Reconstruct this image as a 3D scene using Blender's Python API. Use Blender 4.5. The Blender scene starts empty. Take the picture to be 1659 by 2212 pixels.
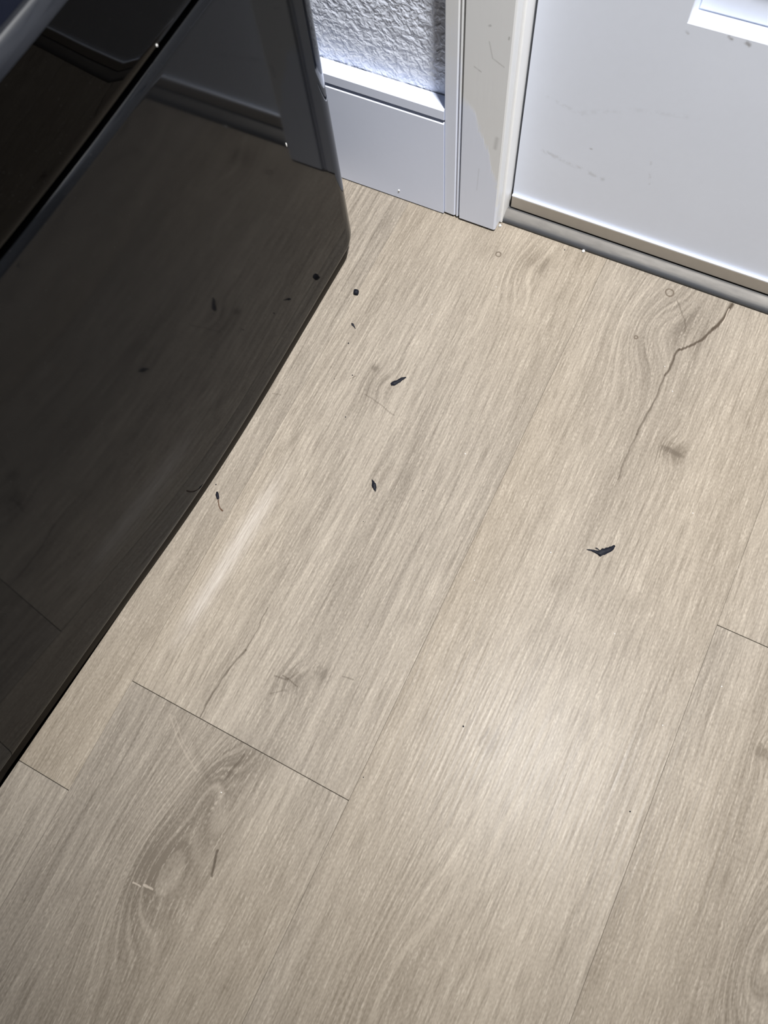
import bpy, bmesh, math, random
from mathutils import Vector, Matrix, noise

scene = bpy.context.scene
COL = scene.collection

# ------------------------------------------------------------------ camera
H = 0.68
Rm = [[0.8915038370290973, 0.446333264994546, -0.07750822615468946],
      [0.4048364909552527, -0.8617276835598017, -0.30583135054735855],
      [-0.2032936894086378, 0.24127166420011303, -0.9489255291648047]]
cd = bpy.data.cameras.new('camera')
cam = bpy.data.objects.new('camera', cd)
COL.objects.link(cam)
cd.sensor_fit = 'VERTICAL'
cd.lens = 6.86
cd.sensor_height = 6.86 * 2212 / 1534
cd.sensor_width = cd.sensor_height * 1659 / 2212
cd.clip_start = 0.01
cd.dof.use_dof = True
cd.dof.focus_distance = 0.74
cd.dof.aperture_fstop = 2.2
rx, ry, rz = [Vector(r) for r in Rm]
cam.matrix_world = Matrix(((rx.x, -ry.x, -rz.x, 0), (rx.y, -ry.y, -rz.y, 0),
                           (rx.z, -ry.z, -rz.z, H), (0, 0, 0, 1)))
scene.camera = cam

# ------------------------------------------------------------------ world, exposure
w = bpy.data.worlds.new('world')
scene.world = w
w.use_nodes = True
w.node_tree.nodes['Background'].inputs[0].default_value = (0.8, 0.88, 1.0, 1)
w.node_tree.nodes['Background'].inputs[1].default_value = 0.0
vs = scene.view_settings
vs.view_transform = 'Standard'
vs.look = 'None'
vs.exposure = 0.0
vs.gamma = 1.0
vs.use_curve_mapping = False
sc_ = scene.cycles
sc_.max_bounces = 6
sc_.diffuse_bounces = 3
sc_.glossy_bounces = 3
sc_.caustics_reflective = False
sc_.caustics_refractive = False
LAMP_XY = (0.36, 0.09)
SPOT_W, SPOT_AIM, SPOT_DEG = 470.0, (-.09, .47), 52.0  # beam aimed and narrowed so the floor darkens like the camera holder's shadow
CEIL = 2.44


# ------------------------------------------------------------------ node helpers
class S:
    """a shader socket with arithmetic"""
    def __init__(self, nt, s):
        self.nt, self.s = nt, s

    def _m(self, op, *a):
        n = self.nt.nodes.new('ShaderNodeMath')
        n.operation = op
        for i, v in enumerate((self,) + a):
            if isinstance(v, S):
                self.nt.links.new(v.s, n.inputs[i])
            else:
                n.inputs[i].default_value = v
        return S(self.nt, n.outputs[0])

    def __add__(self, o): return self._m('ADD', o)
    __radd__ = __add__
    def __sub__(self, o): return self._m('SUBTRACT', o)
    def __rsub__(self, o): return (self * -1.0) + o
    def __mul__(self, o): return self._m('MULTIPLY', o)
    __rmul__ = __mul__
    def __truediv__(self, o): return self._m('DIVIDE', o)
    def __pow__(self, o): return self._m('POWER', o)
    def exp(self): return self._m('EXPONENT')
    def sin(self): return self._m('SINE')
    def abs(self): return self._m('ABSOLUTE')
    def sqrt(self): return self._m('SQRT')
    def min(self, o): return self._m('MINIMUM', o)
    def max(self, o): return self._m('MAXIMUM', o)
    def clamp(self):
        r = self._m('ADD', 0.0)
        r.s.node.use_clamp = True
        return r

    def ss(self, a, b):
        """smoothstep from a to b"""
        n = self.nt.nodes.new('ShaderNodeMapRange')
        n.interpolation_type = 'SMOOTHSTEP'
        self.nt.links.new(self.s, n.inputs[0])
        lo, hi, t0, t1 = (a, b, 0.0, 1.0) if a < b else (b, a, 1.0, 0.0)
        n.inputs[1].default_value, n.inputs[2].default_value = lo, hi
        n.inputs[3].default_value, n.inputs[4].default_value = t0, t1
        return S(self.nt, n.outputs[0])


class Mat:
    def __init__(self, name, **kw):
        self.m = bpy.data.materials.new(name)
        self.m.use_nodes = True
        self.nt = self.m.node_tree
        self.b = self.nt.nodes['Principled BSDF']
        for k, v in kw.items():
            self.set(k, v)

    def set(self, k, v):
        i = self.b.inputs[k.replace('_', ' ')]
        if isinstance(v, S):
            self.nt.links.new(v.s, i)
        else:
            i.default_value = (*v, 1) if isinstance(v, tuple) and len(v) == 3 else v

    def pos(self):
        g = self.nt.nodes.new('ShaderNodeNewGeometry')
        s = self.nt.nodes.new('ShaderNodeSeparateXYZ')
        self.nt.links.new(g.outputs['Position'], s.inputs[0])
        return [S(self.nt, s.outputs[i]) for i in range(3)]

    def vec(self, x, y, z):
        n = self.nt.nodes.new('ShaderNodeCombineXYZ')
        for i, v in enumerate((x, y, z)):
            if isinstance(v, S):
                self.nt.links.new(v.s, n.inputs[i])
            else:
                n.inputs[i].default_value = v
        return S(self.nt, n.outputs[0])

    def noise(self, v, scale=1.0, detail=2.0, rough=0.5, dist=0.0):
        n = self.nt.nodes.new('ShaderNodeTexNoise')
        self.nt.links.new(v.s, n.inputs['Vector'])
        n.inputs['Scale'].default_value = scale
        n.inputs['Detail'].default_value = detail
        n.inputs['Roughness'].default_value = rough
        n.inputs['Distortion'].default_value = dist
        return S(self.nt, n.outputs[0])

    def noise2(self, x, y, off=0.0, detail=1.0, rough=.5):
        n = self.nt.nodes.new('ShaderNodeTexNoise')
        n.noise_dimensions = '2D'
        self.nt.links.new(self.vec(x + off, y, 0.0).s, n.inputs['Vector'])
        n.inputs['Scale'].default_value = 1.0
        n.inputs['Detail'].default_value = detail
        n.inputs['Roughness'].default_value = rough
        return S(self.nt, n.outputs[0])

    def mix(self, f, a, b):
        n = self.nt.nodes.new('ShaderNodeMix')
        n.data_type = 'RGBA'
        for i, v in ((0, f), (6, a), (7, b)):
            if isinstance(v, S):
                self.nt.links.new(v.s, n.inputs[i])
            else:
                n.inputs[i].default_value = (*v, 1) if isinstance(v, tuple) else v
        return S(self.nt, n.outputs[2])

    def scale_col(self, c, f):
        n = self.nt.nodes.new('ShaderNodeVectorMath')
        n.operation = 'SCALE'
        self.nt.links.new(c.s, n.inputs[0])
        if isinstance(f, S):
            self.nt.links.new(f.s, n.inputs[3])
        else:
            n.inputs[3].default_value = f
        return S(self.nt, n.outputs[0])

    def bump(self, h, dist, strength=1.0):
        n = self.nt.nodes.new('ShaderNodeBump')
        n.inputs['Strength'].default_value = strength
        n.inputs['Distance'].default_value = dist
        self.nt.links.new(h.s, n.inputs['Height'])
        self.nt.links.new(n.outputs[0], self.b.inputs['Normal'])

    def seg(self, p, a, b):
        """distance from the point p (a vector in the plane) to a segment"""
        bx, by = b[0] - a[0], b[1] - a[1]
        L2 = bx * bx + by * by
        def vm(op, v, w):
            n = self.nt.nodes.new('ShaderNodeVectorMath')
            n.operation = op
            self.nt.links.new(v.s, n.inputs[0])
            if isinstance(w, S):
                self.nt.links.new(w.s, n.inputs[3 if op == 'SCALE' else 1])
            else:
                n.inputs[1].default_value = w
            return n
        pa = S(self.nt, vm('SUBTRACT', p, (a[0], a[1], 0)).outputs[0])
        dt = S(self.nt, vm('DOT_PRODUCT', pa, (bx / L2, by / L2, 0)).outputs['Value']).clamp()
        k = self.nt.nodes.new('ShaderNodeVectorMath')
        k.operation = 'SCALE'
        k.inputs[0].default_value = (bx, by, 0)
        self.nt.links.new(dt.s, k.inputs[3])
        return S(self.nt, vm('DISTANCE', pa, S(self.nt, k.outputs[0])).outputs['Value'])

    def poly(self, x, y, pts):
        d = None
        p = x if y is None else self.vec(x, y, 0.0)
        for a, b in zip(pts, pts[1:]):
            s = self.seg(p, a, b)
            d = s if d is None else d.min(s)
        return d


# ------------------------------------------------------------------ materials
def oak(rect=None):
    """printed oak; rect = (x0, x1, y0, y1) keeps only the marks that lie on that board"""
    def on(fx, fy, m=.004):
        return rect is not None and rect[0] - m < fx < rect[1] + m and rect[2] - m < fy < rect[3] + m
    M = Mat('oak_print')
    nt = M.nt
    x, y, z = M.pos()
    oi = nt.nodes.new('ShaderNodeObjectInfo')
    sc = nt.nodes.new('ShaderNodeSeparateColor')
    nt.links.new(oi.outputs['Color'], sc.inputs[0])
    tone, seed = S(nt, sc.outputs[0]), S(nt, sc.outputs[1])
    sx_ = seed * 13.7
    sy_ = seed * 29.1
    xo, yo = x + sx_, y + sy_
    # grain that swells around knots and cathedral figures:  x, y, sx, sy, amount
    phi = x
    near = None
    for (fx, fy, ax, ay, A) in FIGURES:
        if not on(fx, fy, .03):
            continue
        u, v = (x - fx) / ax, (y - fy) / ay
        q = u * u + v * v
        phi = phi + (q * -1.0).exp() * A
        g = (q * -0.42).exp()
        near = g if near is None else near.max(g)
    wob = M.noise2(xo * 5.0, yo * 1.6, 1.3, 1.0, .55)
    phi = phi + (wob - .5) * .030
    ps = phi + sx_
    fib = M.noise2(ps * 230., yo * 7.5, 0.0, 2.0, .70)
    fine = M.noise2((ps * .35 + xo * .65) * 640., yo * 34., 31.7, 1.0, .62)
    grit = M.noise2(xo * 700., yo * 330., 11.1, 0.0)
    pores = fine.ss(.40, .30)
    blot = M.noise2(ps * 30., yo * 1.6, 71.9, 1.0, .5)
    hue = M.noise2(xo * 4.5, yo * 2.4, 17.3, 0.0)
    t = (fib - .5) * (hue * 1.4 + .25) + (fine - .5) * (wob * 1.0 + .15) + (grit - .5) * .55 + (blot - .5) * .70 + (wob - .5) * .45
    if near is not None:
        ring = (ps * (2 * math.pi / .0105) + (blot - .5) * 4.0).sin()
        t = t + near * (ring.ss(.40, 1.0) * .42 - .13)
    # soft brown stains and knots printed in the board: x, y, sx, sy, depth
    dk = None
    for (fx, fy, ax, ay, A) in STAINS:
        if not on(fx, fy, .02):
            continue
        u, v = (x - fx) / ax, (y - fy) / ay
        g = ((u * u + v * v) * -1.0).exp() * A
        dk = g if dk is None else dk + g
    if dk is not None:
        t = t - dk * (fine * 1.4 + .9)
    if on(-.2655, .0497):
        # a pale streak along one board
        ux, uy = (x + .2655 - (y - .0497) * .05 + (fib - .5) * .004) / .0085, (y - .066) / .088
        pale_streak = ((ux * ux + uy * uy * uy * uy) * -1.0).exp()
    f = (t * .72 + .52 + (tone - .5)).clamp()
    light = M.mix(hue.ss(.15, .85), (.345, .301, .244), (.343, .305, .256))
    dark = M.mix(hue.ss(.15, .85), (.150, .124, .094), (.148, .128, .106))
    c = M.mix(f, dark, light)
    c = M.mix(pores * .15, c, (.10, .080, .060))
    c = M.mix(fine.ss(.58, .76) * grit.ss(.30, .60) * .34, c, (.42, .375, .315))
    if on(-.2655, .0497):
        c = M.mix(pale_streak * (fine * .9 + .12), c, (.47, .43, .39))
    # printed cracks
    if rect is not None:
        wx = x + (M.noise2(x * 90., y * 90., 1.0, 0.0) - .5) * .0020
        wy = y + (M.noise2(x * 90., y * 90., 58.0, 0.0) - .5) * .0020
        wv = M.vec(wx, wy, 0.0)
    for lst, col in ((CRACKS, (.060, .046, .034)), (PALE, (.48, .42, .35))):
        for pts, wd, amt in lst:
            if on(*pts[0]) or on(*pts[-1]):
                d = M.poly(wv, None, pts)
                c = M.mix((d + (fine - .5) * (wd * .7)).ss(wd, wd * .25) * amt, c, col)
    for (fx, fy, r) in ((0.0233, 0.5275, .0044), (-0.1649, 0.5005, .0032), (.0105, .4615, .0018)):
        if on(fx, fy):
            dx, dy = wx - fx, wy - fy
            d = ((dx * dx + dy * dy).sqrt() - r).abs()
            c = M.mix(d.ss(.0013, .0003) * .75, c, (.085, .065, .048))
    M.set('Base Color', c)
    M.set('Roughness', fib * .16 + .25)
    M.set('Specular IOR Level', .07)
    M.bump(M.noise2(xo * 330., yo * 12., 41.0, 0.0), .00030, .5)
    return M.m


FIGURES = [(-0.182, -0.210, .034, .080, .056), (-0.172, -0.128, .018, .036, .020),
           (0.036, -0.205, .026, .110, .030), (0.298, -0.040, .022, .060, .040),
           (0.020, 0.478, .036, .055, .030), (-0.135, 0.492, .022, .040, .018),
           (-0.214, 0.297, .014, .018, .007), (-0.150, -0.012, .012, .016, .009),
           (0.085, 0.354, .014, .018, .010), (0.255, 0.116, .012, .020, .008)]
STAINS = [(-0.183, -0.212, .017, .036, .34), (-0.165, -0.140, .028, .080, .17), (-0.218, 0.296, .018, .022, .26), (-0.2277, 0.3149, .004, .004, .6),
          (-0.152, -0.017, .012, .014, .28), (-0.1273, 0.0041, .007, .007, .35), (0.089, .3535, .014, .010, .40),
          (0.055, 0.500, .020, .030, .22), (0.254, .1165, .006, .005, .5), (-0.120, .508, .018, .016, .20),
          (-0.150, -0.090, .030, .022, .12), (0.041, 0.018, .007, .018, .22), (0.036, -0.200, .045, .10, .16),
          (0.300, -0.040, .03, .06, .14), (0.010, 0.4, .03, .08, .08), (-0.235, 0.44, .02, .05, .12)]
# marks printed in the boards: polyline in floor metres, half width, strength
CRACKS = [
    ([(-0.2059, -0.1029), (-0.189, -0.1172), (-0.1734, -0.1272)], 0.00450, 0.16),
    ([(0.0875, 0.5398), (0.0835, 0.5133), (0.0793, 0.5022)], 0.00290, 0.95),
    ([(0.0798, 0.5049), (0.0744, 0.4903), (0.0667, 0.4766), (0.0563, 0.4653)], 0.00230, 0.90),
    ([(0.0559, 0.4664), (0.0533, 0.4568), (0.0547, 0.4472), (0.0529, 0.4304)], 0.00180, 0.85),
    ([(0.0529, 0.4304), (0.0531, 0.4013), (0.0512, 0.3757), (0.05, 0.3565)], 0.00150, 0.62),
    ([(0.05, 0.3565), (0.049, 0.327), (0.0508, 0.3032)], 0.00125, 0.45),
    ([(-0.2057, 0.0362), (-0.2036, 0.0131), (-0.2043, -0.0095)], 0.00110, 0.45),
    ([(-0.2043, -0.0095), (-0.2085, -0.0247), (-0.2113, -0.0421), (-0.2127, -0.0643), (-0.2124, -0.082)], 0.00150, 0.60),
    ([(-0.1573, -0.0931), (-0.1602, -0.1072), (-0.1623, -0.118)], 0.00200, 0.45),
    ([(-0.1383, -0.1734), (-0.1356, -0.1845), (-0.1325, -0.1929)], 0.00170, 0.75),
    ([(-0.1657, -0.0172), (-0.1544, -0.0155), (-0.1474, -0.0053)], 0.00150, 0.45),
    ([(-0.1597, -0.0133), (-0.1436, -0.0168)], 0.00110, 0.50),
    ([(-0.1617, -0.0343), (-0.1539, -0.0257)], 0.00110, 0.35),
    ([(0.0790, 0.3540), (0.0873, 0.3535), (0.0960, 0.3525)], 0.00380, 0.42),
    ([(-0.2225, 0.2826), (-0.204, 0.279), (-0.1841, 0.2732)], 0.00120, 0.36),
    ([(0.0336, 0.5207), (0.0483, 0.5021), (0.0548, 0.4865)], 0.00150, 0.40),
    ([(-0.2471, 0.2921), (-0.2422, 0.298)], 0.00080, 0.50),
    ([(-0.3148, 0.2421), (-0.3065, 0.244)], 0.00070, 0.40),
    ([(-0.1081, 0.0102), (-0.097, 0.0128)], 0.00120, 0.40),
    ([(0.0333, 0.028), (0.0315, 0.0115)], 0.00200, 0.40),
    ([(-0.1139, 0.4954), (-0.1116, 0.5163)], 0.00250, 0.22),
]
PALE = [
    ([(-0.2387, -0.0937), (-0.2244, -0.1066), (-0.2062, -0.1177), (-0.1902, -0.1245)], 0.00130, 0.20),
    ([(-0.234, -0.0928), (-0.2181, -0.1067), (-0.2002, -0.1174)], 0.00110, 0.16),
    ([(-0.1923, -0.2296), (-0.1856, -0.2299)], 0.00120, 0.60),
    ([(-0.1832, -0.2274), (-0.1742, -0.2261)], 0.00140, 0.60),
    ([(0.0865, 0.5325), (0.0857, 0.5124)], 0.00100, 0.60),
]


def paint(name, col, rough=.45, spec=.4, speck=.04, scuffs=(), bumps=0.0):
    M = Mat(name)
    x, y, z = M.pos()
    n = M.noise(M.vec(x * 6., y * 6., z * 6.), 1.0, 3.0, .55)
    g = M.noise(M.vec(x * 160., y * 160., z * 160.), 1.0, 2.0)
    f = (n - .5) * 2 * speck + (g - .5) * speck * .5 + 1.0
    base = M.mix(0.0, col, col)
    c = M.scale_col(base, f)
    for pts, wd, amt in scuffs:
        d = M.poly(x, z, pts)
        br = M.noise(M.vec(x * 150., z * 150., 2.), 1.0, 3.0).ss(.40, .62)
        c = M.mix(d.ss(wd, 0.0) * br * amt, c, (.27, .27, .28))
    M.set('Base Color', c)
    M.set('Roughness', rough)
    M.set('Specular IOR Level', spec)
    if bumps:
        M.bump(M.noise(M.vec(x * 90., y * 90., z * 90.), 1.0, 3.0), bumps)
    return M.m


def plaster(name, col, depth):
    M = Mat(name)
    x, y, z = M.pos()
    v = M.vec(x * 1.0, y, z * 1.0)
    a = M.noise(v, 200., 1.5, .5, .6)
    b = M.noise(v, 105., 2.0, .5, .5)
    h = b.ss(.36, .64) * 1.0 + a.ss(.38, .64) * .55
    M.set('Base Color', M.scale_col(M.mix(0.0, col, col), (b - .5) * .10 + 1.0))
    M.set('Roughness', .40)
    M.set('Specular IOR Level', .45)
    M.bump(h, depth, 1.0)
    return M.m


def casing_paint():
    """old cream-grey paint with a brushed patch of newer blue-white paint near the floor"""
    M = Mat('casing_paint')
    x, y, z = M.pos()
    n = M.noise(M.vec(x * 7., y * 7., z * 7.), 1.0, 3.0, .55)
    br = M.noise(M.vec(x * 500., y * 60., z * 16.), 1.0, 2.0, .6)
    wob = (M.noise(M.vec(x * 60., 1., z * 60.), 1.0, 2.0) - .5) * .010 + (br - .5) * .012
    # border of the patch: right edge near the floor, falls back to the bead at z = .155
    zz = (z - .02) / .145
    bx = (zz * zz * -.040) - .1845 + .0035
    patch = ((bx - x) + wob).ss(-.002, .002) * (z + wob).ss(.166, .150)
    left = (x + wob * .4).ss(-.2275, -.2305) * (z + wob * 4.).ss(.26, .14)
    new = patch.max(left)
    old = M.scale_col(M.mix(0.0, (.725, .742, .765), (.725, .742, .765)), (n - .5) * .12 + 1.0)
    c = M.mix(new, old, (.71, .76, .89))
    for pts, wd, amt in ((((-.203, .226), (-.199, .212), (-.188, .207)), .0011, .55), (((-.2155, .199), (-.209, .196)), .0011, .6),
                         (((-.1895, .118), (-.1885, .130)), .0035, .5), (((-.204, .240), (-.203, .2405)), .0016, .7),
                         (((-.186, .233), (-.1858, .235)), .0012, .8), (((-.206, .055), (-.205, .085)), .0012, .3)):
        d = M.poly(x, z, pts)
        c = M.mix(d.ss(wd, 0.0) * (br * .8 + .2) * amt, c, (.22, .22, .22))
    M.set('Base Color', c)
    M.set('Roughness', .42)
    M.set('Specular IOR Level', .4)
    M.bump(br * .3 + new * .4, .0003, .6)
    return M.m


def gloss_black(name, col, spec, rough=.06, dust=.35):
    M = Mat(name)
    x, y, z = M.pos()
    n = M.noise(M.vec(x * 5., y * 5., z * 5.), 1.0, 3.0)
    s = M.noise(M.vec(x * 900., y * 900., z * 900.), 1.0, 1.0).ss(.74, .80)
    c = M.scale_col(M.mix(0.0, col, col), (n - .5) * dust + 1.0)
    c = M.mix(s * .03, c, (.5, .5, .5))
    M.set('Base Color', c)
    M.set('Roughness', rough)
    M.set('Specular IOR Level', spec)
    return M.m


def aluminium():
    M = Mat('worn_aluminium')
    x, y, z = M.pos()
    n = M.noise(M.vec(x * 9., y * 60., z * 60.), 1.0, 4.0, .6)
    g = M.noise(M.vec(x * 70., y * 160., z * 160.), 1.0, 3.0, .6)
    t = ((n - .5) * 1.6 + (g - .5) * .7 + .5).clamp()
    c = M.mix(t, (.068, .064, .060), (.150, .142, .132))
    low_band = (z + (n - .5) * .004).ss(.0090, .0048)  # blue-black band, darker towards the bottom edge
    c = M.mix(low_band * .85, c, (.055, .062, .075))
    groove = (y + (g - .5) * .0012).ss(.5525, .5545)
    c = M.mix(groove * .7, c, (.085, .088, .095))
    M.set('Base Color', c)
    M.set('Metallic', .25)
    M.set('Roughness', .55)
    M.bump(g, .0002, .5)
    return M.m


def plain(name, col, rough=.6, spec=.3, metal=0.0, vary=.12):
    M = Mat(name)
    x, y, z = M.pos()
    n = M.noise(M.vec(x * 120., y * 120., z * 120.), 1.0, 2.0)
    M.set('Base Color', M.scale_col(M.mix(0.0, col, col), (n - .5) * 2 * vary + 1.0))
    M.set('Roughness', rough)
    M.set('Specular IOR Level', spec)
    M.set('Metallic', metal)
    return M.m


MT = {
    'oak': oak(),
    'subfloor': plain('subfloor_dark', (.045, .036, .028), .9),
    'plaster': plaster('wall_plaster', (.68, .73, .85), .00075),
    'wall': plaster('wall_plaster_far', (.62, .62, .61), .0008),
    'ceiling': plaster('ceiling_plaster', (.72, .72, .71), .0015),
    'base': paint('baseboard_paint', (.70, .76, .92), .40, .45, .05),
    'casing': casing_paint(),
    'jamb': paint('jamb_paint', (.84, .85, .86), .45, .4, .10),
    'door': paint('door_paint', (.71, .76, .87), .42, .4, .05,
                  (([(-.150, .0985), (-.085, .0875)], .004, .28), ([(-.155, .160), (-.120, .153)], .003, .14),
                   ([(-.120, .155), (-.070, .175), (-.03, .182)], .004, .10), ([(-.045, .125), (-.040, .100)], .002, .35),
                   ([(-.104, .119), (-.103, .119)], .002, .6), ([(-.055, .2535), (-.052, .252)], .0018, .5),
                   ([(-.022, .2575), (-.0195, .2560)], .0022, .8), ([(-.010, .2575), (-.006, .2555)], .0028, .8),
                   ([(.030, .250), (.032, .247)], .003, .5))),
    'sweep': plain('sweep_beige', (.37, .335, .29), .5, .35, 0.0, .05),
    'rubber': plain('gasket_grey', (.085, .085, .08), .7),
    'alu': aluminium(),
    'drawer': gloss_black('black_gloss_drawer', (.0044, .0048, .0058), .235, .055),
    'panel': gloss_black('black_gloss_panel', (.0012, .0011, .0011), .085, .02),
    'bevel': gloss_black('black_gloss_bevel', (.010, .011, .014), .36, .10),
    'navy': plain('black_satin_band', (.002, .003, .008), .35, .2),
    'gap_dark': plain('dark_brown_gap_strip', (.020, .016, .012), .6, .2),
    'void': plain('black_matte', (.002, .002, .002), .9, .05),
    'debris': plain('dark_plastic_scrap', (.0065, .0075, .0125), .6, .15),
    'stem': plain('dry_brown_stem', (.10, .058, .036), .6, .3),
    'dust': plain('pale_dust', (.48, .48, .48), .9, .1),
    'white': plain('white_crumb', (.85, .85, .84), .6),
    'lampframe': plain('lamp_frame_white', (.75, .75, .75), .4),
}


def emitter(name, col, strength):
    M = Mat(name)
    M.set('Base Color', (.8, .8, .8))
    M.set('Emission Color', col)
    M.set('Emission Strength', strength)
    return M.m


# ------------------------------------------------------------------ mesh helpers
def obj(name, bm, mat, parent=None, smooth=False):
    me = bpy.data.meshes.new(name)
    bmesh.ops.recalc_face_normals(bm, faces=bm.faces)
    bm.to_mesh(me)
    bm.free()
    me.materials.append(mat)
    if smooth:
        for p in me.polygons:
            p.use_smooth = True
        me.set_sharp_from_angle(angle=math.radians(38))
    o = bpy.data.objects.new(name, me)
    COL.objects.link(o)
    if parent:
        o.parent = parent
        o.matrix_parent_inverse = parent.matrix_world.inverted()
    return o


def empty(name, loc):
    o = bpy.data.objects.new(name, None)
    o.empty_display_size = .05
    o.location = loc
    COL.objects.link(o)
    o.matrix_world = Matrix.Translation(loc)
    return o


def tag(o, label, cat=None, kind=None, group=None):
    o['label'] = label
    if cat:
        o['category'] = cat
    if kind:
        o['kind'] = kind
    if group:
        o['group'] = group
    return o


def add_box(bm, x0, x1, y0, y1, z0, z1, bev=0.0, seg=2):
    vs_ = [bm.verts.new(p) for p in ((x0, y0, z0), (x1, y0, z0), (x1, y1, z0), (x0, y1, z0),
                                     (x0, y0, z1), (x1, y0, z1), (x1, y1, z1), (x0, y1, z1))]
    fs = [bm.faces.new([vs_[i] for i in f]) for f in ((0, 3, 2, 1), (4, 5, 6, 7), (0, 1, 5, 4), (1, 2, 6, 5), (2, 3, 7, 6), (3, 0, 4, 7))]
    if bev:
        es = {e for f in fs for e in f.edges}
        bmesh.ops.bevel(bm, geom=list(es), offset=bev, segments=seg, affect='EDGES', profile=.5)
    return bm


def box(*a, **k):
    return add_box(bmesh.new(), *a, **k)


def prism(profile, axis, a, b, bm=None):
    """extrude a closed 2-D profile; axis 'x': profile is (y, z); axis 'z': profile is (x, y)"""
    bm = bm or bmesh.new()
    mk = (lambda p, t: (t, p[0], p[1])) if axis == 'x' else (lambda p, t: (p[0], p[1], t))
    A = [bm.verts.new(mk(p, a)) for p in profile]
    B = [bm.verts.new(mk(p, b)) for p in profile]
    n = len(profile)
    for i in range(n):
        bm.faces.new((A[i], A[(i + 1) % n], B[(i + 1) % n], B[i]))
    bm.faces.new(A)
    bm.faces.new(B[::-1])
    return bm


# ------------------------------------------------------------------ floor of planks
XR, YF, XL = 1.15, -1.35, -1.10
fl = empty('floor', (0, 0, 0))
tag(fl, 'light greige wood-look plank floor', 'floor', 'structure')
obj('underlay', box(XL, XR, YF, .5425, -.02, -.0042), MT['subfloor'], fl)
random.seed(5)
S0, PW, PL = -0.2895, 0.23655, 1.22
joints = {-4: .31, -3: .05, -2: -.40, -1: -0.1938, 0: -0.0834, 1: -.62, 2: 0.2063, 3: -.30, 4: .12, 5: -.15, 6: .2}
tones = {(-1, 0): .54, (-1, 1): .55, (0, 0): .48, (0, 1): .55, (1, 0): .50, (1, 1): .52, (2, 0): .47, (2, 1): .55}
for r in range(-4, 7):
    x0, x1 = S0 + r * PW, S0 + (r + 1) * PW
    x0, x1 = max(x0, XL), min(x1, XR)
    if x1 - x0 < .02:
        continue
    ys = sorted({YF, .5425} | {joints[r] + k * PL for k in (-2, -1, 0, 1, 2) if YF + .02 < joints[r] + k * PL < .52})
    for a, b in zip(ys, ys[1:]):
        j = 1 if b > joints[r] + .01 else 0
        if b < joints[r] - .01:
            j = -1
        g, ge = .00008, .00030
        bm = box(x0 + g, x1 - g, a + ge, b - ge, -.0042, 0.0, bev=.00022, seg=1)
        seen = x1 > -.36 and x0 < .33 and b > -.40
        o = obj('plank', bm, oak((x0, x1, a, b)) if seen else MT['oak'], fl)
        o.color = (tones.get((r, j), .5 + random.uniform(-.05, .05)), random.random(), 0, 1)

# ------------------------------------------------------------------ room shell
DX0, DX1 = -.1757, .7376          # door slab
YW = .544                          # plaster face of the door wall
bm = bmesh.new()
add_box(bm, XL, -.205, YW, .66, -.02, CEIL)
add_box(bm, DX1 + .0286, XR + .1, YW, .66, -.02, CEIL)
add_box(bm, -.205, DX1 + .0286, YW, .66, 2.065, CEIL)
tag(obj('wall_back', bm, MT['plaster']), 'blue-white textured plaster wall beside the door', 'wall', 'structure')
tag(obj('wall_left', box(XL - .1, XL, YF - .1, .66, -.02, CEIL), MT['wall']), 'plain wall behind the black appliance', 'wall', 'structure')
tag(obj('wall_right', box(XR, XR + .1, YF - .1, YW, -.02, CEIL), MT['wall']), 'plain wall on the right of the door', 'wall', 'structure')
tag(obj('wall_front', box(XL, XR, YF - .1, YF, -.02, CEIL), MT['wall']), 'plain wall opposite the door', 'wall', 'structure')
tag(obj('ceiling', box(XL - .1, XR + .1, YF - .1, .66, CEIL, CEIL + .08), MT['ceiling']), 'flat white ceiling', 'ceiling', 'structure')

# baseboard with its grooved cap
YB = .526
prof = [(YB, .0018), (YB, .1258), (YB + .0012, .1266), (YB + .0046, .1272), (YB + .0050, .1300), (YB + .0006, .1306), (YB, .1312),
        (YB, .1412), (YB + .0012, .1424), (YW - .001, .1426), (YW - .001, .0018)]
tag(obj('baseboard_back', prism(prof, 'x', XL + .001, -.2452), MT['base']), 'pale blue-white baseboard with grooved cap beside the door', 'baseboard', 'structure')
prof2 = [(p[0], p[1]) for p in prof]
tag(obj('baseboard_right', prism(prof2, 'x', .81, XR - .001), MT['base']), 'baseboard on the far side of the door', 'baseboard', 'structure')


# casing profiles (x, y) seen from above
def casing_profile(s, x):
    """s = 1 left side casing with its inner edge at x; mirrored for s = -1"""
    pts = [(-.0640, YW - .0005), (-.0640, .5285), (-.0630, .5272), (-.0512, .5268), (-.0500, .5282), (-.0494, .5284), (-.0488, .5272), (-.0478, .5266), (-.0468, .5270), (-.0461, .5284),
           (-.0455, .5300), (-.0449, .5300), (-.0446, .5275), (-.0440, .5258), (-.0020, .5258), (-.0005, .5266), (0, .5280), (0, .5394), (-.02, .5394), (-.02, YW - .0005)]
    return [(x + s * px, py) for px, py in pts]


tag(obj('trim_1', prism(casing_profile(1, -.1813), 'z', .0035, 2.09), MT['casing']), 'grey-white door casing with a brushed blue-white paint patch', 'door casing', 'structure')
tag(obj('trim_2', prism(casing_profile(-1, DX1 + .005), 'z', .0035, 2.09), MT['casing']), 'door casing on the hidden side of the door', 'door casing', 'structure')
tag(obj('trim_3', box(-.2453, DX1 + .069, .527, YW - .0005, 2.0905, 2.155, bev=.002), MT['casing']), 'head casing above the door', 'door casing', 'structure')

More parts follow.
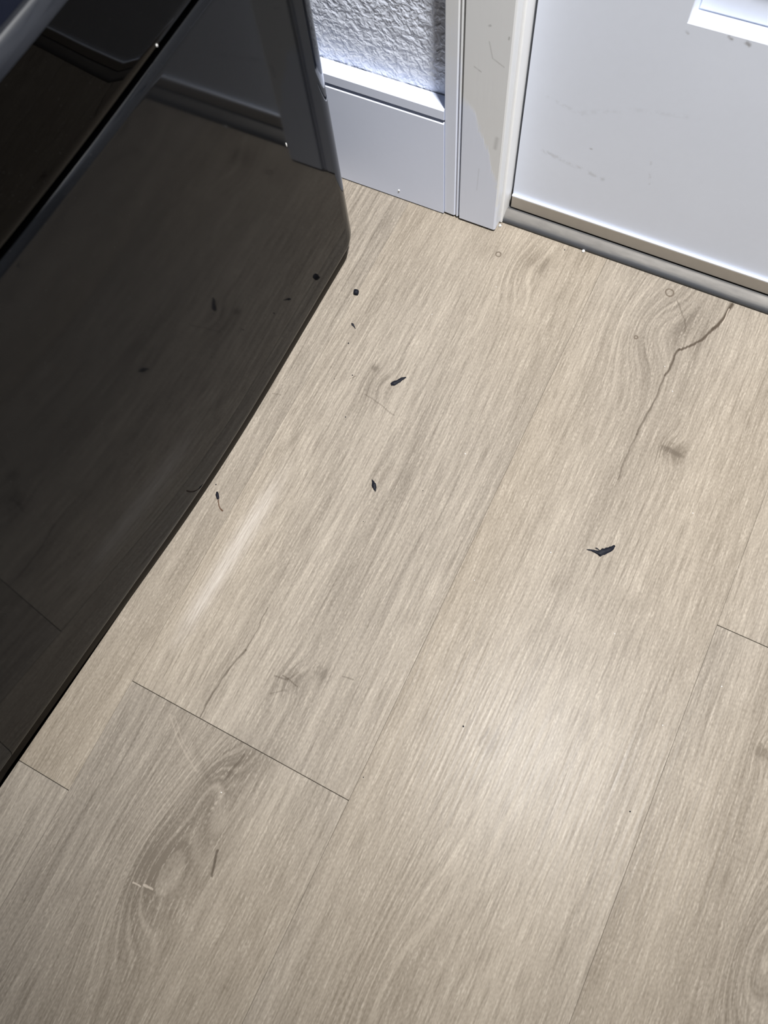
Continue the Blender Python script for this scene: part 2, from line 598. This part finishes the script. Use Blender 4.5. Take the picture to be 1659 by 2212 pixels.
# ------------------------------------------------------------------ door
YD = .559
dr = empty('door_1', (.28, YD, .0))
tag(dr, 'closed blue-white panelled door with beige bottom sweep', 'door', 'structure')
obj('jamb', box(-.2045, -.1785, .5398, .6600, .001, 2.062, bev=.0012), MT['jamb'], dr)
obj('jamb', box(DX1 + .0021, DX1 + .028, .5398, .6600, .001, 2.062, bev=.0012), MT['jamb'], dr)
obj('head_jamb', box(-.1783, DX1 + .002, .5398, .6600, 2.036, 2.062), MT['jamb'], dr)
obj('weatherstrip', box(-.1784, -.1758, .576, .640, .020, 2.034), MT['rubber'], dr)
obj('weatherstrip', box(DX1 + .0001, DX1 + .002, .566, .640, .020, 2.034), MT['rubber'], dr)
yb_ = YD + .042
px = [-.0554, .226, .335, .6166]
pz = [.2592, .80, .93, 1.88]
DZ0, DZ1 = .0285, 2.033
gx, gz = [DX0] + px + [DX1], [DZ0] + pz + [DZ1]
bm = bmesh.new()
fv = {(i, j): bm.verts.new((gx[i], YD, gz[j])) for i in range(6) for j in range(6)}
for i in range(5):
    for j in range(5):
        if not (i in (1, 3) and j in (1, 3)):
            bm.faces.new((fv[i, j], fv[i + 1, j], fv[i + 1, j + 1], fv[i, j + 1]))
bw = [bm.verts.new((x_, yb_, z_)) for x_, z_ in ((DX0, DZ0), (DX1, DZ0), (DX1, DZ1), (DX0, DZ1))]
bm.faces.new(bw[::-1])
bm.faces.new([fv[i, 0] for i in range(5, -1, -1)] + [bw[0], bw[1]])
bm.faces.new([fv[i, 5] for i in range(6)] + [bw[2], bw[3]])
bm.faces.new([fv[0, j] for j in range(6)] + [bw[3], bw[0]])
bm.faces.new([fv[5, j] for j in range(5, -1, -1)] + [bw[1], bw[2]])
obj('slab', bm, MT['door'], dr)
for a, b in ((pz[0], pz[1]), (pz[2], pz[3])):
    for u, v in ((px[0], px[1]), (px[2], px[3])):
        # recessed panel: ledge all round, a shallow bead, then the flat field
        d = .0125
        bm = bmesh.new()
        rings = [(0.0, YD - .00002), (.0006, YD + .0004), (.0020, YD + .0112), (.0024, YD + .0140), (.0036, YD + .0142), (.0042, YD + .0128), (.030, YD + .0128), (.044, YD + .0075), (.046, YD + .0075)]
        prev = None
        for ins, yy in rings:
            cur = [bm.verts.new(p) for p in ((u + ins, yy, a + ins), (v - ins, yy, a + ins), (v - ins, yy, b - ins), (u + ins, yy, b - ins))]
            if prev:
                for i in range(4):
                    bm.faces.new((prev[i], prev[(i + 1) % 4], cur[(i + 1) % 4], cur[i]))
            prev = cur
        bm.faces.new(prev)
        back = [bm.verts.new(p) for p in ((u, yb_ - .002, a), (v, yb_ - .002, a), (v, yb_ - .002, b), (u, yb_ - .002, b))]
        bm.faces.new(back)
        bm.verts.ensure_lookup_table()
        first = bm.verts[0:4]
        for i in range(4):
            bm.faces.new((first[i], first[(i + 1) % 4], back[(i + 1) % 4], back[i]))
        obj('panel', bm, MT['door'], dr)
obj('bottom_sweep', box(-.1752, DX1 - .002, .5556, .598, .0125, .0280), MT['sweep'], dr)
obj('sweep_lip', box(-.1758, DX1 - .001, .5557, .5589, .02805, .0296, bev=.0004), MT['door'], dr)  # white lip added so the beige sweep's top ledge reads brightly lit

# metal threshold
thr_prof = [(.5420, .0004), (.5416, .0010), (.5417, .0036), (.5424, .0054), (.5440, .0070), (.5465, .0086), (.5495, .0104), (.5518, .0116),
            (.5528, .0118), (.5534, .0110), (.5540, .0096), (.5600, .0096), (.6400, .0096), (.6400, .0004)]
th = obj('door_threshold', prism(thr_prof, 'x', -.1783, DX1 + .0018), MT['alu'], None, True)
tag(th, 'worn grey metal threshold strip under the white door', 'threshold')

# ------------------------------------------------------------------ black appliance
AX = -.3155


def face_x(y):
    t = .24 - y
    if t <= 0:
        return AX
    if t < .2:
        return AX - .225 * t * t
    return AX - .009 - .09 * (t - .2)


Y0, Y1, CR = -.262, .458, .030


def plan_pts(depth_in, yr=Y1, yl=Y0, r=CR, n=20):
    """front outline from the left end to the right end with rounded vertical edges"""
    pts = []
    for i in range(n + 1):
        a = math.pi / 2 * (1 - i / n)
        pts.append((face_x(yl + r) - r * (1 - math.cos(a)) - .003 * math.sin(a), yl + r - r * math.sin(a)))
    k = 40
    mid = [yl + r + .001] + [yl + r + (yr - yl - 2 * r) * i / k for i in range(1, k)] + [yr - r - .0015, yr - r - .0005]
    for y in mid:
        pts.append((face_x(y), y))
    for i in range(n + 1):
        a = math.pi / 2 * i / n
        pts.append((face_x(yr - r) - r * (1 - math.cos(a)), yr - r + r * math.sin(a)))
    return pts


def swept(rows, xback, corner=None):
    """rows: (z, push, end_in); closed body with a shaped front"""
    bm = bmesh.new()
    prev = None
    first = last = None
    for (z, push, end) in rows:
        front = plan_pts(0, Y1 - end, Y0 + end)
        ring = [bm.verts.new((px_ + push, py_, z)) for px_, py_ in front]
        ring += [bm.verts.new((xback, Y1 - end, z)), bm.verts.new((xback, Y0 + end, z))]
        if prev:
            m = len(ring)
            for i in range(m):
                bm.faces.new((prev[i], prev[(i + 1) % m], ring[(i + 1) % m], ring[i]))
        else:
            first = ring
        prev = ring
    bm.faces.new(first[::-1])
    bm.faces.new(prev)
    return bm


ap = empty('black_appliance', (-.66, .10, 0))
tag(ap, 'glossy black floor-standing appliance with bowed bottom drawer front', 'appliance')
ZB, ZS = .0205, .3705
rows = [(ZB, -.0026, .0100)]
for i in range(9):                       # small rounded lower end corners
    a = math.pi / 2 * i / 8
    rows.append((ZB + .0008 + .011 * (1 - math.cos(a)), -.0012 * (1 - math.sin(a)) ** 2, .009 * (1 - math.sin(a))))
rows += [(z, 0, 0) for z in (.0335, .035, .08, .16, .24, .30, .3620, .3634)]
for i in range(1, 11):                   # rolled top edge
    a = math.pi / 2 * i / 10
    rows.append((.3634 + (ZS - .3634) * math.sin(a), -.0060 * (1 - math.cos(a)), 0))
obj('drawer_front', swept(rows, -.352), MT['drawer'], ap, True)
obj('gap_strip', swept([(.0012, -.0052, .006), (.0195, -.0052, .006)], -.352), MT['gap_dark'], ap, True)  # added dark strip filling the gap under the drawer
obj('drawer_box', box(-.93, -.362, Y0 + .03, Y1 - .025, .032, .365), MT['void'], ap)
obj('seam_gasket', box(-.93, -.345, Y0 + .012, Y1 - .012, .3655, .3775), MT['void'], ap)
zs2 = .3752
rows = [(zs2, -.0028, 0), (zs2 + .0008, -.0012, 0), (zs2 + .0022, -.0002, 0)]
for z in (.382, .388, .394, .400, .406, .412, .418, .424, .430):
    rows.append((z, .05 * (z - .385) ** 2, 0))
rows.append((.4345, .00012, 0))
obj('lower_panel', swept(rows, -.40), MT['panel'], ap, True)
rows = [(.4348, .0003, 0), (.4360, .0001, 0), (.4385, -.0016, 0), (.4412, -.0038, 0), (.4436, -.0064, 0), (.4440, -.0072, 0)]
obj('bevel_strip', swept(rows, -.40), MT['bevel'], ap, True)
obj('recess_band', swept([(.4442, -.0090, 0), (.4520, -.0125, 0)], -.40), MT['navy'], ap, True)
rows = [(.4522, -.0135, 0), (.47, -.0140, 0), (.55, -.0140, 0), (.90, -.0140, 0), (.906, -.017, .002), (.91, -.022, .006)]
obj('upper_front', swept(rows, -.40), MT['panel'], ap, True)
obj('cabinet', box(-1.03, -.4005, Y0 + .002, Y1 - .002, .378, .905, bev=.004), MT['drawer'], ap)
obj('base_cabinet', box(-1.03, -.9305, Y0 + .004, Y1 - .004, .028, .3775), MT['drawer'], ap)
for fx in (-.98, -.42):
    for fy in (Y0 + .07, Y1 - .07):
        bm = bmesh.new()
        bmesh.ops.create_cone(bm, cap_ends=True, segments=20, radius1=.022, radius2=.016, depth=.0315,
                              matrix=Matrix.Translation((fx, fy, .01575)))
        obj('foot', bm, MT['void'], ap)

# ------------------------------------------------------------------ ceiling lamp
dl = empty('unseen_ceiling_lamp', (LAMP_XY[0], LAMP_XY[1], CEIL))  # unseen lamp placed from its floor highlight; fixture form chosen for its beam
tag(dl, 'unseen ceiling lamp near the door, beam shaped for the floor falloff', 'lamp')
bm = bmesh.new()
n = 40
rings = []
for r_, z_ in ((.135, CEIL - .0006), (.135, CEIL - .004), (.116, CEIL - .006), (.111, CEIL - .0035), (.111, CEIL - .0006)):
    rings.append([bm.verts.new((LAMP_XY[0] + r_ * math.cos(2 * math.pi * i / n), LAMP_XY[1] + r_ * math.sin(2 * math.pi * i / n), z_)) for i in range(n)])
for A, B in zip(rings, rings[1:]):
    for i in range(n):
        bm.faces.new((A[i], A[(i + 1) % n], B[(i + 1) % n], B[i]))
obj('trim_ring', bm, MT['lampframe'], dl, True)
bm = bmesh.new()
bmesh.ops.create_cone(bm, cap_ends=True, segments=40, radius1=.1105, radius2=.1105, depth=.002, matrix=Matrix.Translation((LAMP_XY[0], LAMP_XY[1], CEIL - .0020)))
obj('lens', bm, emitter('unseen_lamp_lens', (1.0, .985, .965), 6.0), dl)
ld = bpy.data.lights.new('shaped_lamp_beam', 'SPOT')
ld.energy = SPOT_W
ld.color = (1.0, .985, .965)
ld.spot_size = math.radians(SPOT_DEG)
ld.spot_blend = 1.0
ld.shadow_soft_size = .110
lo = bpy.data.objects.new('shaped_lamp_beam', ld)
COL.objects.link(lo)
lo.location = (LAMP_XY[0], LAMP_XY[1], CEIL - .120)
lo.rotation_euler = (Vector((SPOT_AIM[0], SPOT_AIM[1], 0)) - lo.location).to_track_quat('-Z', 'Y').to_euler()
lo.parent = dl
lo.matrix_parent_inverse = dl.matrix_world.inverted()


# ------------------------------------------------------------------ scraps on the floor
def lump(pts, flat=.7, seed=0, jag=.35, rings=8):
    """an irregular scrap: (x, y, radius) along a spine, lying on the floor"""
    bm = bmesh.new()
    prev = None
    path = []
    for (a, b) in zip(pts, pts[1:]):
        for i in range(3):
            t = i / 3
            path.append([a[k] + (b[k] - a[k]) * t for k in range(3)])
    path.append(list(pts[-1]))
    n = len(path)
    rr = []
    for i, (x_, y_, r) in enumerate(path):
        a = path[max(0, i - 1)]
        b = path[min(n - 1, i + 1)]
        d = Vector((b[0] - a[0], b[1] - a[1]))
        d.normalize()
        nx, ny = -d.y, d.x
        ring = []
        for k in range(rings):
            th_ = 2 * math.pi * k / rings
            q = r * (1 + jag * noise.noise(Vector((x_ * 900 + k * 3.1, y_ * 900, seed * 7.7 + k))))
            ring.append(bm.verts.new((x_ + nx * math.cos(th_) * q, y_ + ny * math.cos(th_) * q,
                                      max(.00005, r * flat + math.sin(th_) * q * flat))))
        rr.append(ring)
    for A, B in zip(rr, rr[1:]):
        for k in range(rings):
            bm.faces.new((A[k], A[(k + 1) % rings], B[(k + 1) % rings], B[k]))
    bm.faces.new(rr[0][::-1])
    bm.faces.new(rr[-1])
    return bm


def ball(x_, y_, r, seed, subdiv=2, jag=.3, flat=.8):
    bm = bmesh.new()
    bmesh.ops.create_icosphere(bm, subdivisions=subdiv, radius=r)
    for v in bm.verts:
        k = 1 + jag * noise.noise(v.co * (1.4 / r) + Vector((seed, 0, 0)))
        v.co = v.co * k
    zmin = min(v.co.z for v in bm.verts) * flat
    for v in bm.verts:
        v.co.z = v.co.z * flat - zmin
        v.co.x += x_
        v.co.y += y_
    return bm


tag(obj('plastic_pellet', ball(-.2895, .3905, .0034, 3.0), MT['debris'], None, True), 'round black pellet on floor near appliance corner', 'scrap')
tag(obj('plastic_scrap', lump([(-.2030, .3040, .0015), (-.2005, .3062, .0024), (-.1975, .3105, .0019), (-.1950, .3150, .0017), (-.1920, .3185, .0005)], .6, 2), MT['debris'], None, True),
    'slender black scrap lying beside the brown knot in the floor', 'scrap')
tag(obj('plastic_scrap', lump([(-.2765, .3540, .0006), (-.2745, .3528, .0014), (-.2720, .3514, .0007), (-.2695, .3494, .0003)], .6, 4), MT['debris'], None, True),
    'tiny black wedge-shaped sliver between pellet and slender scrap', 'scrap')
tag(obj('plastic_scrap', lump([(-.1725, .1990, .0003), (-.1700, .1968, .0012), (-.1680, .1945, .0022), (-.1655, .1915, .0018), (-.1635, .1888, .0004)], .6, 5), MT['debris'], None, True),
    'small black diamond-shaped flake alone mid floor', 'scrap')
st = empty('plant_stem', (-.305, .11, 0))
tag(st, 'thin curved brown stem with black head beside the appliance', 'stem')
obj('stem', lump([(-.3075, .1120, .0006), (-.3050, .1085, .0006), (-.3028, .1060, .0006), (-.3002, .1042, .0006), (-.2966, .1030, .0008)], 1.0, 6, .15), MT['stem'], st, True)
obj('head', lump([(-.3128, .1185, .0008), (-.3108, .1160, .0017), (-.3085, .1132, .0014), (-.3070, .1114, .0005)], .8, 7), MT['debris'], st, True)
bm = lump([(.0500, .2225, .0004), (.0535, .2235, .0010), (.0580, .2240, .0014), (.0625, .2245, .0030), (.0665, .2285, .0026), (.0705, .2330, .0022), (.0725, .2375, .0010)], .55, 8, .5)
sh = obj('black_shred', bm, MT['debris'], None, True)
tag(sh, 'largest ragged black shred, lying on the right part of floor', 'scrap')
obj('wisp', lump([(.0570, .2275, .0007), (.0590, .2275, .0007), (.0610, .2272, .0003)], .6, 9), MT['debris'], sh)
tag(obj('paint_crumb', ball(-.0805, .5405, .0017, 6.0), MT['white'], None, True), 'white crumb at the front edge of the metal threshold', 'crumb')
tag(obj('dust_clump', ball(-.1790, .5362, .0018, 9.0, 2, .7, .6), MT['dust'], None, True), 'pale dust clump at foot of the door casing', 'dust')

def fleck(cx_, cy_, cz_, ax, ay, az, seed):
    b = bmesh.new()
    bmesh.ops.create_icosphere(b, subdivisions=2, radius=1.0)
    for v in b.verts:
        k = 1 + .35 * noise.noise(v.co * 1.7 + Vector((seed, 0, 0)))
        v.co = Vector((cx_ + v.co.x * ax * k, cy_ + v.co.y * ay * k, cz_ + v.co.z * az * k))
    return b


tag(obj('lint_fleck', fleck(-.3153, .3685, .2205, .0006, .0006, .0022, 2.0), MT['white'], None, True), 'tiny white fleck stuck on the black drawer front', 'lint')
tag(obj('lint_fleck', fleck(-.3155, .2780, .3775, .0004, .0006, .0008, 4.0), MT['white'], None, True), 'tiny white fleck just above the seam of the black appliance', 'lint')
tag(obj('paint_chip', fleck(-0.3018, .5258, 0.0138, .0011, .0008, .0012, 6.0), MT['white'], None, True), 'white paint chip on the lower baseboard', 'paint chip')

random.seed(11)
bm = bmesh.new()
tiny = [(.049, .4405), (.066, .4165), (-.098, .2645), (.128, .3), (.205, .155), (.103, .158), (-.035, .148), (.17, .10), (-.16, -.13), (.02, .205), (-.20, .40), (-.15, .46)]
for (cx_, cy_) in tiny:
    b2 = ball(cx_, cy_, random.uniform(.0004, .00065), cx_ * 50, 1, .4)
    me = bpy.data.meshes.new('tmp')
    b2.to_mesh(me)
    b2.free()
    bm.from_mesh(me)
    bpy.data.meshes.remove(me)
tag(obj('crumb_dust', bm, MT['white']), 'tiny white crumbs dusted over the plank floor', 'dust', 'stuff')
bm = bmesh.new()
for (cx_, cy_) in [(-.262, .285), (-.318, .125), (-.246, .297), (-.12, .21), (.012, .02), (-.268, .33), (-.23, .25), (.17, .02), (-.05, -.06), (-.16, .155), (-.10, .5345)]:
    b2 = ball(cx_, cy_, random.uniform(.0005, .0009), cx_ * 50, 1, .4, .5)
    me = bpy.data.meshes.new('tmp')
    b2.to_mesh(me)
    b2.free()
    bm.from_mesh(me)
    bpy.data.meshes.remove(me)
tag(obj('dark_grit', bm, MT['debris']), 'tiny dark grit specks on the plank floor', 'dust', 'stuff')
